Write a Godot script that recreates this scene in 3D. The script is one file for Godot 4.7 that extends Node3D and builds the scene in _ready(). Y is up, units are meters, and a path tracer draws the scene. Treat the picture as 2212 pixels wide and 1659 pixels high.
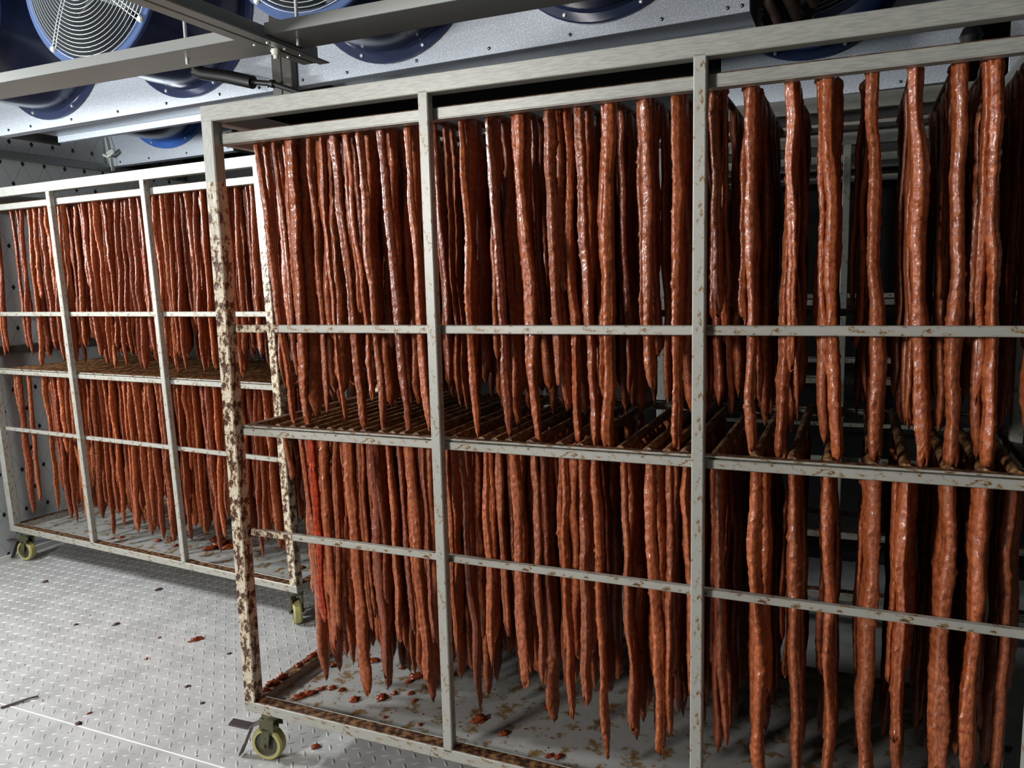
extends Node3D
# A cold drying room: two steel trolley racks hung with marinated meat strips, fan coolers overhead.

const CHECKED := ["", "first", "second", "third", "fourth", "fifth", "sixth", "seventh", "eighth", "ninth", "tenth", "eleventh", "twelfth", "thirteenth", "fourteenth", "fifteenth", "sixteenth", "seventeenth", "eighteenth", "nineteenth", "twentieth"]
const RACK_L := 2.105
const RACK_D := 0.84
const POSTS_X := [0.7049, 1.3833]

var rng := RandomNumberGenerator.new()
var lumps := FastNoiseLite.new()
var nubs := FastNoiseLite.new()
var used := {}
var M := {}


# ---------- mesh builder ----------
class MB:
	var v := PackedVector3Array()
	var n := PackedVector3Array()
	var shx := 0.0
	var shz := 0.0
	func w(p: Vector3) -> Vector3:
		return Vector3(p.x + shx * p.y, p.y, p.z + shz * p.y)
	func tri(a: Vector3, b: Vector3, c: Vector3, out: Vector3) -> void:
		var m := (b - a).cross(c - a)
		if m.length_squared() < 1e-16: return
		m = m.normalized()
		if m.dot(out) < 0.0:
			var t := b
			b = c
			c = t
			m = -m
		# front faces run clockwise
		v.append(w(a)); v.append(w(c)); v.append(w(b))
		n.append(m); n.append(m); n.append(m)
	func quad(a: Vector3, b: Vector3, c: Vector3, d: Vector3, out: Vector3) -> void:
		tri(a, b, c, out)
		tri(a, c, d, out)
	func box(c: Vector3, s: Vector3, ch := 0.001, bs := Basis.IDENTITY) -> void:
		var h := s * 0.5
		var k := minf(ch, minf(h.x, minf(h.y, h.z)) * 0.9)
		var P := func(sx: float, sy: float, sz: float, ax: int) -> Vector3:
			var q := Vector3(sx * (h.x - (0.0 if ax == 0 else k)), sy * (h.y - (0.0 if ax == 1 else k)), sz * (h.z - (0.0 if ax == 2 else k)))
			return c + bs * q
		for s1 in [-1.0, 1.0]:
			quad(P.call(s1, -1, -1, 0), P.call(s1, 1, -1, 0), P.call(s1, 1, 1, 0), P.call(s1, -1, 1, 0), bs.x * s1)
			quad(P.call(-1, s1, -1, 1), P.call(1, s1, -1, 1), P.call(1, s1, 1, 1), P.call(-1, s1, 1, 1), bs.y * s1)
			quad(P.call(-1, -1, s1, 2), P.call(1, -1, s1, 2), P.call(1, 1, s1, 2), P.call(-1, 1, s1, 2), bs.z * s1)
			for s2 in [-1.0, 1.0]:
				quad(P.call(s1, s2, -1, 0), P.call(s1, s2, 1, 0), P.call(s1, s2, 1, 1), P.call(s1, s2, -1, 1), bs * Vector3(s1, s2, 0))
				quad(P.call(s1, -1, s2, 0), P.call(s1, 1, s2, 0), P.call(s1, 1, s2, 2), P.call(s1, -1, s2, 2), bs * Vector3(s1, 0, s2))
				quad(P.call(-1, s1, s2, 1), P.call(1, s1, s2, 1), P.call(1, s1, s2, 2), P.call(-1, s1, s2, 2), bs * Vector3(0, s1, s2))
				for s3 in [-1.0, 1.0]:
					tri(P.call(s1, s2, s3, 0), P.call(s1, s2, s3, 1), P.call(s1, s2, s3, 2), bs * Vector3(s1, s2, s3))
	# from corner to corner, as min/max values
	func span(x0: float, x1: float, y0: float, y1: float, z0: float, z1: float, ch := 0.0015) -> void:
		box(Vector3((x0 + x1) / 2, (y0 + y1) / 2, (z0 + z1) / 2), Vector3(absf(x1 - x0), absf(y1 - y0), absf(z1 - z0)), ch)
	# upright with chamfered long edges and square ends, so that lengths join without a groove
	func column(x0: float, x1: float, y0: float, y1: float, z0: float, z1: float, k: float) -> void:
		var xa := minf(x0, x1)
		var xb := maxf(x0, x1)
		var za := minf(z0, z1)
		var zb := maxf(z0, z1)
		var p := [Vector2(xa + k, za), Vector2(xb - k, za), Vector2(xb, za + k), Vector2(xb, zb - k), Vector2(xb - k, zb), Vector2(xa + k, zb), Vector2(xa, zb - k), Vector2(xa, za + k)]
		var c := Vector2((xa + xb) / 2, (za + zb) / 2)
		for i in 8:
			var a: Vector2 = p[i]
			var b: Vector2 = p[(i + 1) % 8]
			var o := (a + b) / 2 - c
			quad(Vector3(a.x, y0, a.y), Vector3(b.x, y0, b.y), Vector3(b.x, y1, b.y), Vector3(a.x, y1, a.y), Vector3(o.x, 0, o.y))
			tri(Vector3(c.x, y1, c.y), Vector3(a.x, y1, a.y), Vector3(b.x, y1, b.y), Vector3.UP)
			tri(Vector3(c.x, y0, c.y), Vector3(a.x, y0, a.y), Vector3(b.x, y0, b.y), Vector3.DOWN)
	func bar(a: Vector3, b: Vector3, sx: float, sy: float, ch := 0.001) -> void:
		var d := (b - a).normalized()
		var side := d.cross(Vector3.UP if absf(d.y) < 0.95 else Vector3.RIGHT).normalized()
		box((a + b) / 2, Vector3(sx, sy, a.distance_to(b)), ch, Basis(side, side.cross(d) * -1.0, d))
	# smooth round tube along a path
	func tube(pts: Array, r: float, seg := 8, closed := false, caps := true) -> void:
		var rings := []
		var cnt := pts.size()
		var side := Vector3.ZERO
		for i in cnt:
			var a: Vector3 = pts[posmod(i - 1, cnt)] if closed else pts[maxi(i - 1, 0)]
			var b: Vector3 = pts[(i + 1) % cnt] if closed else pts[mini(i + 1, cnt - 1)]
			var d := (b - a).normalized()
			if side == Vector3.ZERO:
				side = d.cross(Vector3.UP if absf(d.y) < 0.9 else Vector3.RIGHT).normalized()
			side = (side - d * side.dot(d)).normalized()
			var up := d.cross(side)
			var ring := []
			for j in seg:
				var t := TAU * j / seg
				ring.append(side * cos(t) + up * sin(t))
			rings.append(ring)
		for i in (cnt if closed else cnt - 1):
			var i2 := (i + 1) % cnt
			var p: Vector3 = pts[i]
			var q: Vector3 = pts[i2]
			for j in seg:
				var j2 := (j + 1) % seg
				var na: Vector3 = rings[i][j]
				var nb: Vector3 = rings[i][j2]
				var nc: Vector3 = rings[i2][j2]
				var nd: Vector3 = rings[i2][j]
				sm(p + na * r, p + nb * r, q + nc * r, na, nb, nc)
				sm(p + na * r, q + nc * r, q + nd * r, na, nc, nd)
		if caps and not closed:
			for e in [0, cnt - 1]:
				var c: Vector3 = pts[e]
				var o: Vector3 = (pts[0] - pts[1]) if e == 0 else (pts[cnt - 1] - pts[cnt - 2])
				for j in seg:
					tri(c, c + rings[e][j] * r, c + rings[e][(j + 1) % seg] * r, o)
	func sm(a: Vector3, b: Vector3, c: Vector3, na: Vector3, nb: Vector3, nc: Vector3) -> void:
		var m := (b - a).cross(c - a)
		if m.length_squared() < 1e-18: return
		if m.dot(na + nb + nc) < 0.0:
			v.append(w(a)); v.append(w(b)); v.append(w(c))
			n.append(na); n.append(nb); n.append(nc)
		else:
			v.append(w(a)); v.append(w(c)); v.append(w(b))
			n.append(na); n.append(nc); n.append(nb)
	# profile of (radius, along) turned about an axis
	func lathe(o: Vector3, bs: Basis, prof: Array, seg := 32, flip := false) -> void:
		for i in prof.size() - 1:
			var a: Vector2 = prof[i]
			var b: Vector2 = prof[i + 1]
			var e := (b - a).normalized()
			var nn := Vector2(e.y, -e.x)
			if flip: nn = -nn
			for j in seg:
				var t0 := TAU * j / seg
				var t1 := TAU * (j + 1) / seg
				var d0 := bs.x * cos(t0) + bs.y * sin(t0)
				var d1 := bs.x * cos(t1) + bs.y * sin(t1)
				var n0 := d0 * nn.x + bs.z * nn.y
				var n1 := d1 * nn.x + bs.z * nn.y
				var pa0 := o + d0 * a.x + bs.z * a.y
				var pa1 := o + d1 * a.x + bs.z * a.y
				var pb0 := o + d0 * b.x + bs.z * b.y
				var pb1 := o + d1 * b.x + bs.z * b.y
				sm(pa0, pa1, pb1, n0, n1, n1)
				sm(pa0, pb1, pb0, n0, n1, n0)
	func mesh(mat: Material) -> ArrayMesh:
		var am := ArrayMesh.new()
		add_to(am, mat)
		return am
	func add_to(am: ArrayMesh, mat: Material) -> void:
		if v.is_empty(): return
		var arr := []
		arr.resize(Mesh.ARRAY_MAX)
		arr[Mesh.ARRAY_VERTEX] = v
		arr[Mesh.ARRAY_NORMAL] = n
		am.add_surface_from_arrays(Mesh.PRIMITIVE_TRIANGLES, arr)
		am.surface_set_material(am.get_surface_count() - 1, mat)


# indexed smooth soup, for meat
class Soup:
	var v := PackedVector3Array()
	var n := PackedVector3Array()
	var ix := PackedInt32Array()
	func merge(o: Soup, t: Transform3D) -> void:
		var at := v.size()
		v.append_array(t * o.v)
		var nb := t.basis.inverse().transposed()
		for q in o.n:
			n.append((nb * q).normalized())
		for i in o.ix:
			ix.append(i + at)
	func add_to(am: ArrayMesh, mat: Material) -> void:
		if v.is_empty(): return
		var arr := []
		arr.resize(Mesh.ARRAY_MAX)
		arr[Mesh.ARRAY_VERTEX] = v
		arr[Mesh.ARRAY_NORMAL] = n
		arr[Mesh.ARRAY_INDEX] = ix
		am.add_surface_from_arrays(Mesh.PRIMITIVE_TRIANGLES, arr)
		am.surface_set_material(am.get_surface_count() - 1, mat)
	func mesh(mat: Material) -> ArrayMesh:
		var am := ArrayMesh.new()
		add_to(am, mat)
		return am


# ---------- naming ----------
func numbered(called: String) -> String:
	var k: int = used.get(called, -1) + 1
	used[called] = k
	return called if k == 0 else "%s_%03d" % [called, k]

func tag(o: Node3D, label: String, category: String, group := "", kind := "") -> void:
	if label: o.set_meta("label", label)
	if category: o.set_meta("category", category)
	if group: o.set_meta("group", group)
	if kind: o.set_meta("kind", kind)

func thing(called: String, label: String, category: String, at := Vector3.ZERO, group := "") -> Node3D:
	var o := Node3D.new()
	o.name = numbered(called)
	add_child(o)
	o.position = at
	tag(o, label, category, group)
	return o

func put(called: String, mesh: Mesh, parent: Node3D = null, at := Vector3.ZERO) -> MeshInstance3D:
	var o := MeshInstance3D.new()
	o.mesh = mesh
	o.position = at
	o.cast_shadow = GeometryInstance3D.SHADOW_CASTING_SETTING_ON
	if parent == null or parent == self:
		o.name = numbered(called)
		add_child(o)
	else:
		o.name = called
		parent.add_child(o, true)
		if parent.get_child_count() > 1 and o.name != StringName(called):
			var k := 1
			while parent.has_node("%s_%03d" % [called, k]): k += 1
			o.name = "%s_%03d" % [called, k]
	return o

func struct(called: String, mesh: Mesh, label := "", category := "") -> MeshInstance3D:
	var o := put(called, mesh)
	tag(o, label, category, "", "structure")
	return o


# ---------- materials ----------
func noise_tex(freq: float, cols: Array, offs: Array, type := FastNoiseLite.TYPE_SIMPLEX_SMOOTH, sd := 1, oct := 4, size := 512, normal := false, bump := 4.0, warp := 0.0, gain := 0.5) -> NoiseTexture2D:
	var f := FastNoiseLite.new()
	f.noise_type = type
	f.frequency = freq
	f.seed = sd
	f.fractal_octaves = oct
	f.fractal_gain = gain
	if warp > 0.0:
		f.domain_warp_enabled = true
		f.domain_warp_amplitude = warp
		f.domain_warp_frequency = freq * 2.0
	var t := NoiseTexture2D.new()
	t.width = size
	t.height = size
	t.seamless = true
	t.noise = f
	if normal:
		t.as_normal_map = true
		t.bump_strength = bump
	else:
		var g := Gradient.new()
		g.colors = PackedColorArray(cols)
		g.offsets = PackedFloat32Array(offs)
		t.color_ramp = g
	return t

func mat(called: String, c: Color, rough := 0.5, metal := 0.0, tex: Texture2D = null, scale := Vector3.ONE, nrm: Texture2D = null, nscale := 1.0, spec := 0.5) -> StandardMaterial3D:
	var m := StandardMaterial3D.new()
	m.resource_name = called
	m.albedo_color = c
	m.roughness = rough
	m.metallic = metal
	m.metallic_specular = spec
	if tex or nrm:
		m.uv1_triplanar = true
		m.uv1_world_triplanar = true
		m.uv1_scale = scale
	if tex: m.albedo_texture = tex
	if nrm:
		m.normal_enabled = true
		m.normal_texture = nrm
		m.normal_scale = nscale
	M[called] = m
	return m

func make_materials() -> void:
	var W := Color.WHITE
	var fib := noise_tex(0.012, [], [], FastNoiseLite.TYPE_SIMPLEX_SMOOTH, 5, 5, 512, true, 9.0)
	var mt := noise_tex(0.01, [Color(0.475, 0.23, 0.125), Color(0.60, 0.322, 0.178), Color(0.69, 0.40, 0.228)], [0.2, 0.5, 0.8], FastNoiseLite.TYPE_SIMPLEX_SMOOTH, 3, 5)
	var ms := Vector3(17, 7.5, 17)
	mat("meat_brown", Color(0.92, 0.90, 0.88), 0.42, 0.0, mt, ms, fib, 1.0)
	mat("meat_orange", Color(1.0, 0.96, 0.90), 0.42, 0.0, mt, ms, fib, 1.0)
	mat("meat_dark", Color(0.78, 0.72, 0.74), 0.38, 0.0, mt, ms, fib, 1.0)
	mat("meat_red", Color(1.05, 0.70, 0.55), 0.25, 0.0, mt, ms, fib, 1.0)
	for q in ["meat_brown", "meat_orange", "meat_dark", "meat_red"]:
		M[q].clearcoat_enabled = true
		M[q].clearcoat = 0.22
		M[q].clearcoat_roughness = 0.16
	mat("scrap", Color(0.80, 0.68, 0.66), 0.22, 0.0, mt, Vector3(14, 14, 14), fib, 0.6)
	mat("scrap_dry", Color(0.25, 0.16, 0.13), 0.6, 0.0)
	var brush := noise_tex(0.02, [Color(0.535, 0.54, 0.515), Color(0.57, 0.575, 0.545), Color(0.605, 0.605, 0.57)], [0.25, 0.5, 0.8], FastNoiseLite.TYPE_SIMPLEX_SMOOTH, 8, 4)
	mat("steel", W, 0.40, 0.15, brush, Vector3(2, 14, 14))
	mat("steel_post", W, 0.44, 0.12, brush, Vector3(14, 2, 14))
	var fleck := noise_tex(0.012, [Color(0.60, 0.60, 0.57), Color(0.58, 0.575, 0.535), Color(0.50, 0.42, 0.29), Color(0.30, 0.19, 0.10)], [0.0, 0.655, 0.71, 0.85], FastNoiseLite.TYPE_SIMPLEX_SMOOTH, 12, 6, 512, false, 4.0, 0.0, 0.72)
	mat("steel_flecked", W, 0.44, 0.12, fleck, Vector3(3.4, 6, 6))
	var fleck2 := noise_tex(0.012, [Color(0.60, 0.605, 0.58), Color(0.585, 0.585, 0.55), Color(0.52, 0.455, 0.33), Color(0.36, 0.24, 0.13)], [0.0, 0.655, 0.72, 0.9], FastNoiseLite.TYPE_SIMPLEX_SMOOTH, 17, 6, 512, false, 4.0, 0.0, 0.72)
	mat("steel_post_flecked", W, 0.44, 0.12, fleck2, Vector3(6.5, 4.2, 6.5))
	var filth := noise_tex(0.012, [Color(0.80, 0.78, 0.72), Color(0.70, 0.66, 0.56), Color(0.50, 0.39, 0.28), Color(0.28, 0.17, 0.12), Color(0.22, 0.12, 0.085)], [0.0, 0.475, 0.54, 0.60, 0.9], FastNoiseLite.TYPE_SIMPLEX_SMOOTH, 23, 6, 512, false, 4.0, 0.0, 0.75)
	mat("steel_filthy", W, 0.32, 0.1, filth, Vector3(5.0, 3.4, 5.0), fib, 0.45)
	var filth2 := noise_tex(0.012, [Color(0.74, 0.73, 0.68), Color(0.66, 0.63, 0.55), Color(0.47, 0.37, 0.26), Color(0.28, 0.17, 0.12)], [0.0, 0.53, 0.60, 0.7], FastNoiseLite.TYPE_SIMPLEX_SMOOTH, 27, 6, 512, false, 4.0, 0.0, 0.75)
	mat("steel_smeared", W, 0.32, 0.1, filth2, Vector3(5.0, 3.4, 5.0), fib, 0.35)
	var film := noise_tex(0.03, [Color(0.17, 0.105, 0.06), Color(0.33, 0.22, 0.13), Color(0.47, 0.35, 0.22)], [0.3, 0.5, 0.75], FastNoiseLite.TYPE_SIMPLEX_SMOOTH, 31, 5)
	mat("grease", W, 0.5, 0.0, film, Vector3(2.2, 2.2, 2.2), fib, 0.5)
	var rodt := noise_tex(0.02, [Color(0.30, 0.20, 0.12), Color(0.47, 0.33, 0.20), Color(0.62, 0.47, 0.30)], [0.25, 0.5, 0.75], FastNoiseLite.TYPE_SIMPLEX_SMOOTH, 33, 5)
	mat("rod", W, 0.5, 0.0, rodt, Vector3(6, 6, 2), fib, 0.6)
	var tr := noise_tex(0.014, [Color(0.60, 0.60, 0.585), Color(0.57, 0.57, 0.55), Color(0.46, 0.40, 0.31), Color(0.40, 0.26, 0.10)], [0.0, 0.58, 0.70, 0.92], FastNoiseLite.TYPE_SIMPLEX_SMOOTH, 44, 6, 512, false, 4.0, 0.0, 0.62)
	mat("tray", W, 0.45, 0.1, tr, Vector3(1.7, 1.7, 1.7))
	var galv := noise_tex(0.05, [Color(0.66, 0.69, 0.72), Color(0.70, 0.73, 0.76), Color(0.76, 0.79, 0.82)], [0.3, 0.5, 0.7], FastNoiseLite.TYPE_CELLULAR, 51, 2)
	mat("galvanised", W, 0.4, 0.3, galv, Vector3(6, 6, 6))
	mat("galvanised_dark", Color(0.45, 0.45, 0.44), 0.45, 0.4)
	mat("channel", Color(0.52, 0.53, 0.515), 0.38, 0.4)
	mat("navy", Color(0.165, 0.20, 0.30), 0.2, 0.0)
	mat("navy_sheet", Color(0.15, 0.185, 0.27), 0.4, 0.0)
	mat("ring_blue", Color(0.24, 0.32, 0.48), 0.35)
	mat("painted_shade_wall", Color(0.06, 0.063, 0.066), 0.7)  # near-black colour stands in for shade on the back and unseen walls
	mat("blue", Color(0.22, 0.37, 0.66), 0.25, 0.0)
	mat("chrome", Color(0.80, 0.82, 0.82), 0.25, 0.6)
	mat("motor", Color(0.62, 0.64, 0.65), 0.4, 0.2)
	mat("rivet", Color(0.35, 0.36, 0.37), 0.25, 0.8)
	mat("white_plastic", Color(0.78, 0.80, 0.74), 0.5)
	mat("black", Color(0.03, 0.03, 0.03), 0.5)
	mat("dark_metal", Color(0.27, 0.24, 0.245), 0.5, 0.1)
	mat("wheel", Color(0.62, 0.60, 0.37), 0.5)
	mat("hub", Color(0.24, 0.23, 0.16), 0.6)
	mat("fork", Color(0.55, 0.55, 0.42), 0.5, 0.3, fleck, Vector3(9, 9, 9))
	mat("copper", Color(0.25, 0.20, 0.17), 0.5, 0.3)
	var fl := noise_tex(0.008, [Color(0.66, 0.66, 0.65), Color(0.70, 0.70, 0.69), Color(0.73, 0.73, 0.72)], [0.25, 0.5, 0.75], FastNoiseLite.TYPE_SIMPLEX_SMOOTH, 61, 5)
	mat("floor", W, 0.38, 0.2, fl, Vector3(1.3, 1.3, 1.3))
	mat("seam", Color(0.88, 0.88, 0.86), 0.45)
	mat("rail_dark", Color(0.30, 0.29, 0.27), 0.5, 0.2)
	mat("ceiling", Color(0.45, 0.45, 0.45), 0.6)
	# printed lozenge pattern of the wall sheets: lines crossing, a dark lozenge at each crossing
	var im := Image.create(256, 448, false, Image.FORMAT_RGB8)
	im.fill(Color(0.68, 0.70, 0.70))
	for y in 448:
		for x in 256:
			var u := x / 256.0
			var q := y / 448.0
			var d1 := absf(fposmod(u - q + 0.5, 1.0) - 0.5)
			var d2 := absf(fposmod(u + q + 0.5, 1.0) - 0.5)
			var c := Color(0.68, 0.70, 0.70)
			if minf(d1, d2) < 0.013: c = Color(0.52, 0.535, 0.54)
			for o in [Vector2(0, 0), Vector2(0.5, 0.5)]:
				var du := absf(fposmod(u - o.x + 0.5, 1.0) - 0.5) * 0.13
				var dq := absf(fposmod(q - o.y + 0.5, 1.0) - 0.5) * 0.2275
				if du * 1.25 + dq < 0.0155: c = Color(0.10, 0.11, 0.13)
			im.set_pixel(x, y, c)
	var wm := mat("wall", W, 0.5, 0.0, ImageTexture.create_from_image(im), Vector3(1 / 0.13, 1 / 0.2275, 1 / 0.13))
	wm.uv1_offset = Vector3(0, -0.26 / 0.2275, 1.127 / 0.13)
	wm.uv1_triplanar_sharpness = 8.0
	var lm := mat("lamp_glass", Color(1, 1, 1), 0.4)
	lm.emission_enabled = true
	lm.emission = Color(0.95, 0.98, 1.0)
	lm.emission_energy_multiplier = 6.0


# ---------- meat ----------
# one hanging strand: a flat ribbon draped over its rod, so its width (hd) runs along the rod and its thickness (hw) across
func strand(s: Soup, a: Vector3, b: Vector3, hw: float, hd: float, ang: float, sd: float, seg: int, rows: int, fine := 1.0) -> void:
	var base := s.v.size()
	var taper := 0.02 + 0.09 * absf(lumps.get_noise_2d(sd * 13.7, 4.0)) * 1.6
	var wob := 0.0042
	var grid := PackedVector3Array()
	var ln := a.y - b.y
	var sl := sd * 37.0
	for j in rows + 1:
		var t := float(j) / rows
		var y := a.y - ln * t
		var ease := minf(1.0, t * 6.0)
		var wx := wob * lumps.get_noise_2d(y * 26.0, sd * 31.0) * 2.0 * ease + 0.0012 * nubs.get_noise_2d(y * 60.0, sd * 11.0) * ease
		var wz := wob * lumps.get_noise_2d(y * 22.0 + 300.0, sd * 31.0) * 2.0 * ease
		var cx := lerpf(a.x, b.x, t) + wx
		var cz := lerpf(a.z, b.z, t) + wz
		var rx := hw * (1.0 + 0.34 * lumps.get_noise_2d(y * 38.0, sl + 50.0) + 0.07 * nubs.get_noise_2d(y * 110.0, sl + 20.0))
		var rz := hd * (1.0 + 0.35 * lumps.get_noise_2d(y * 30.0, sl + 150.0) + 0.14 * nubs.get_noise_2d(y * 80.0, sl + 90.0))
		if t > 1.0 - taper:
			var q := (t - 1.0 + taper) / taper
			rx *= pow(1.0 - q, 0.28) * 0.97 + 0.02
			rz *= pow(1.0 - q, 0.45) * 0.95 + 0.02
		var tp := (a.y - y) / 0.022
		if tp < 1.0:
			var cap := sqrt(maxf(0.0, 1.0 - (1.0 - tp) * (1.0 - tp))) * 0.95 + 0.02
			rx = maxf(rx, 0.012) * cap
			rz *= cap
		var tw := ang + 0.3 * lumps.get_noise_2d(y * 8.0, sd * 19.0 + 9.0)
		var ct := cos(tw)
		var st := sin(tw)
		for i in seg:
			var th := TAU * i / seg
			var c := cos(th)
			var sn := sin(th)
			var k := 1.0 + 0.40 * lumps.get_noise_3d(c * 22.0 + sl, y * 6.0, sn * 22.0) + fine * (0.06 * nubs.get_noise_3d(c * 9.0 + sl, y * 120.0, sn * 9.0) + 0.9 * maxf(0.0, nubs.get_noise_3d(c * 5.0 - sl, y * 70.0, sn * 5.0) - 0.42))
			var lx := signf(c) * pow(absf(c), 0.8) * rx * k
			var lz := sn * rz * k
			var jag := 0.0
			if t > 0.88: jag = (t - 0.88) * 8.0 * 0.03 * nubs.get_noise_3d(c * 3.2 + sl, 7.0, sn * 3.2)
			grid.append(Vector3(cx + lx * ct - lz * st, y + jag, cz + lx * st + lz * ct))
	for j in rows + 1:
		var ju := maxi(j - 1, 0) * seg
		var jd := mini(j + 1, rows) * seg
		for i in seg:
			var e := grid[j * seg + (i + 1) % seg] - grid[j * seg + (i + seg - 1) % seg]
			var f := grid[jd + i] - grid[ju + i]
			var nn := e.cross(f)
			s.v.append(grid[j * seg + i])
			s.n.append(nn.normalized() if nn.length_squared() > 1e-14 else (Vector3.UP if j == 0 else Vector3.DOWN))
	for j in rows:
		for i in seg:
			var p := base + j * seg + i
			var q2 := base + j * seg + (i + 1) % seg
			s.ix.append(p); s.ix.append(p + seg); s.ix.append(q2 + seg)
			s.ix.append(p); s.ix.append(q2 + seg); s.ix.append(q2)

func strip_soup(tip: Vector3, hw: float, hd: float, sd: float, seg: int, rows: int, double: bool) -> Soup:
	var s := Soup.new()
	var ang := lumps.get_noise_1d(sd * 91.0) * 0.3
	strand(s, Vector3.ZERO, tip, hw, hd, ang, sd, seg, rows)
	if double:
		var q := 0.62 + 0.5 * absf(lumps.get_noise_1d(sd * 57.0 + 8.0))
		var off := Vector3(hw * 1.1 * signf(lumps.get_noise_1d(sd * 29.0)), -0.004, -hd * 0.6)
		strand(s, off, Vector3(tip.x * q, tip.y * minf(q, 0.97), tip.z) + off * 1.3, hw * 0.7, hd * 0.8, ang + 0.3, sd + 3.3, maxi(6, seg - 2), rows * 3 / 4)
	return s

func meat_mat(k: float) -> Material:
	return M["meat_dark"] if k < 0.22 else M["meat_brown"] if k < 0.62 else M["meat_orange"]

func bay_of(x: float) -> int:
	return 0 if x < POSTS_X[0] + 0.014 else 1 if x < POSTS_X[1] + 0.014 else 2


# ---------- racks ----------
func caster(rack: Node3D, at: Vector3, turn: float) -> void:
	var f := MB.new()
	f.box(Vector3(0, 0.171, 0), Vector3(0.085, 0.006, 0.07), 0.002)
	f.lathe(Vector3(0, 0.145, 0), Basis(Vector3.RIGHT, Vector3.BACK, Vector3.UP), [Vector2(0.0, 0.024), Vector2(0.03, 0.024), Vector2(0.034, 0.012), Vector2(0.03, 0.0), Vector2(0, 0)], 20, true)
	f.box(Vector3(-0.008, 0.142, 0), Vector3(0.055, 0.006, 0.056), 0.002)
	for sz in [-1.0, 1.0]:
		f.box(Vector3(-0.008, 0.124, sz * 0.026), Vector3(0.052, 0.04, 0.005), 0.002)
		f.box(Vector3(-0.016, 0.082, sz * 0.026), Vector3(0.03, 0.07, 0.005), 0.002, Basis(Vector3.BACK, -0.18))
	f.tube([Vector3(-0.02, 0.055, -0.034), Vector3(-0.02, 0.055, 0.034)], 0.007, 10)
	var c := put("caster", f.mesh(M["fork"]), rack, at)
	c.rotation.y = turn
	var wz := Basis(Vector3.RIGHT, Vector3.UP, Vector3.BACK)
	var o := Vector3(-0.02, 0.055, 0)
	var wl := MB.new()
	wl.lathe(o, wz, [Vector2(0.040, -0.018), Vector2(0.050, -0.018), Vector2(0.0545, -0.011), Vector2(0.0545, 0.011), Vector2(0.050, 0.018), Vector2(0.040, 0.018)], 32)
	var wn := put("wheel", wl.mesh(M["wheel"]), c)
	var hb := MB.new()
	hb.lathe(o, wz, [Vector2(0.0, -0.014), Vector2(0.012, -0.016), Vector2(0.014, -0.012), Vector2(0.036, -0.012), Vector2(0.041, -0.018), Vector2(0.041, 0.018), Vector2(0.036, 0.012), Vector2(0.014, 0.012), Vector2(0.012, 0.016), Vector2(0, 0.014)], 28)
	var hm := hb.mesh(M["hub"])
	var hn := put("hub", hm, c)
	hn.set_meta("label", "dark wheel hub")
	wn.set_meta("label", "yellowish plastic wheel")
	var br := MB.new()
	br.bar(Vector3(-0.03, 0.128, 0.0), Vector3(-0.085, 0.10, 0.004), 0.036, 0.004)
	br.bar(Vector3(-0.082, 0.102, 0.004), Vector3(-0.145, 0.114, 0.014), 0.036, 0.006)
	br.bar(Vector3(-0.07, 0.11, 0.006), Vector3(-0.098, 0.045, 0.012), 0.03, 0.006)
	br.bar(Vector3(-0.098, 0.047, 0.012), Vector3(-0.118, 0.006, 0.012), 0.024, 0.005)
	var bn := put("brake_pedal", br.mesh(M["dark_metal"]), c)
	bn.set_meta("label", "dark brake pedal")

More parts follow.
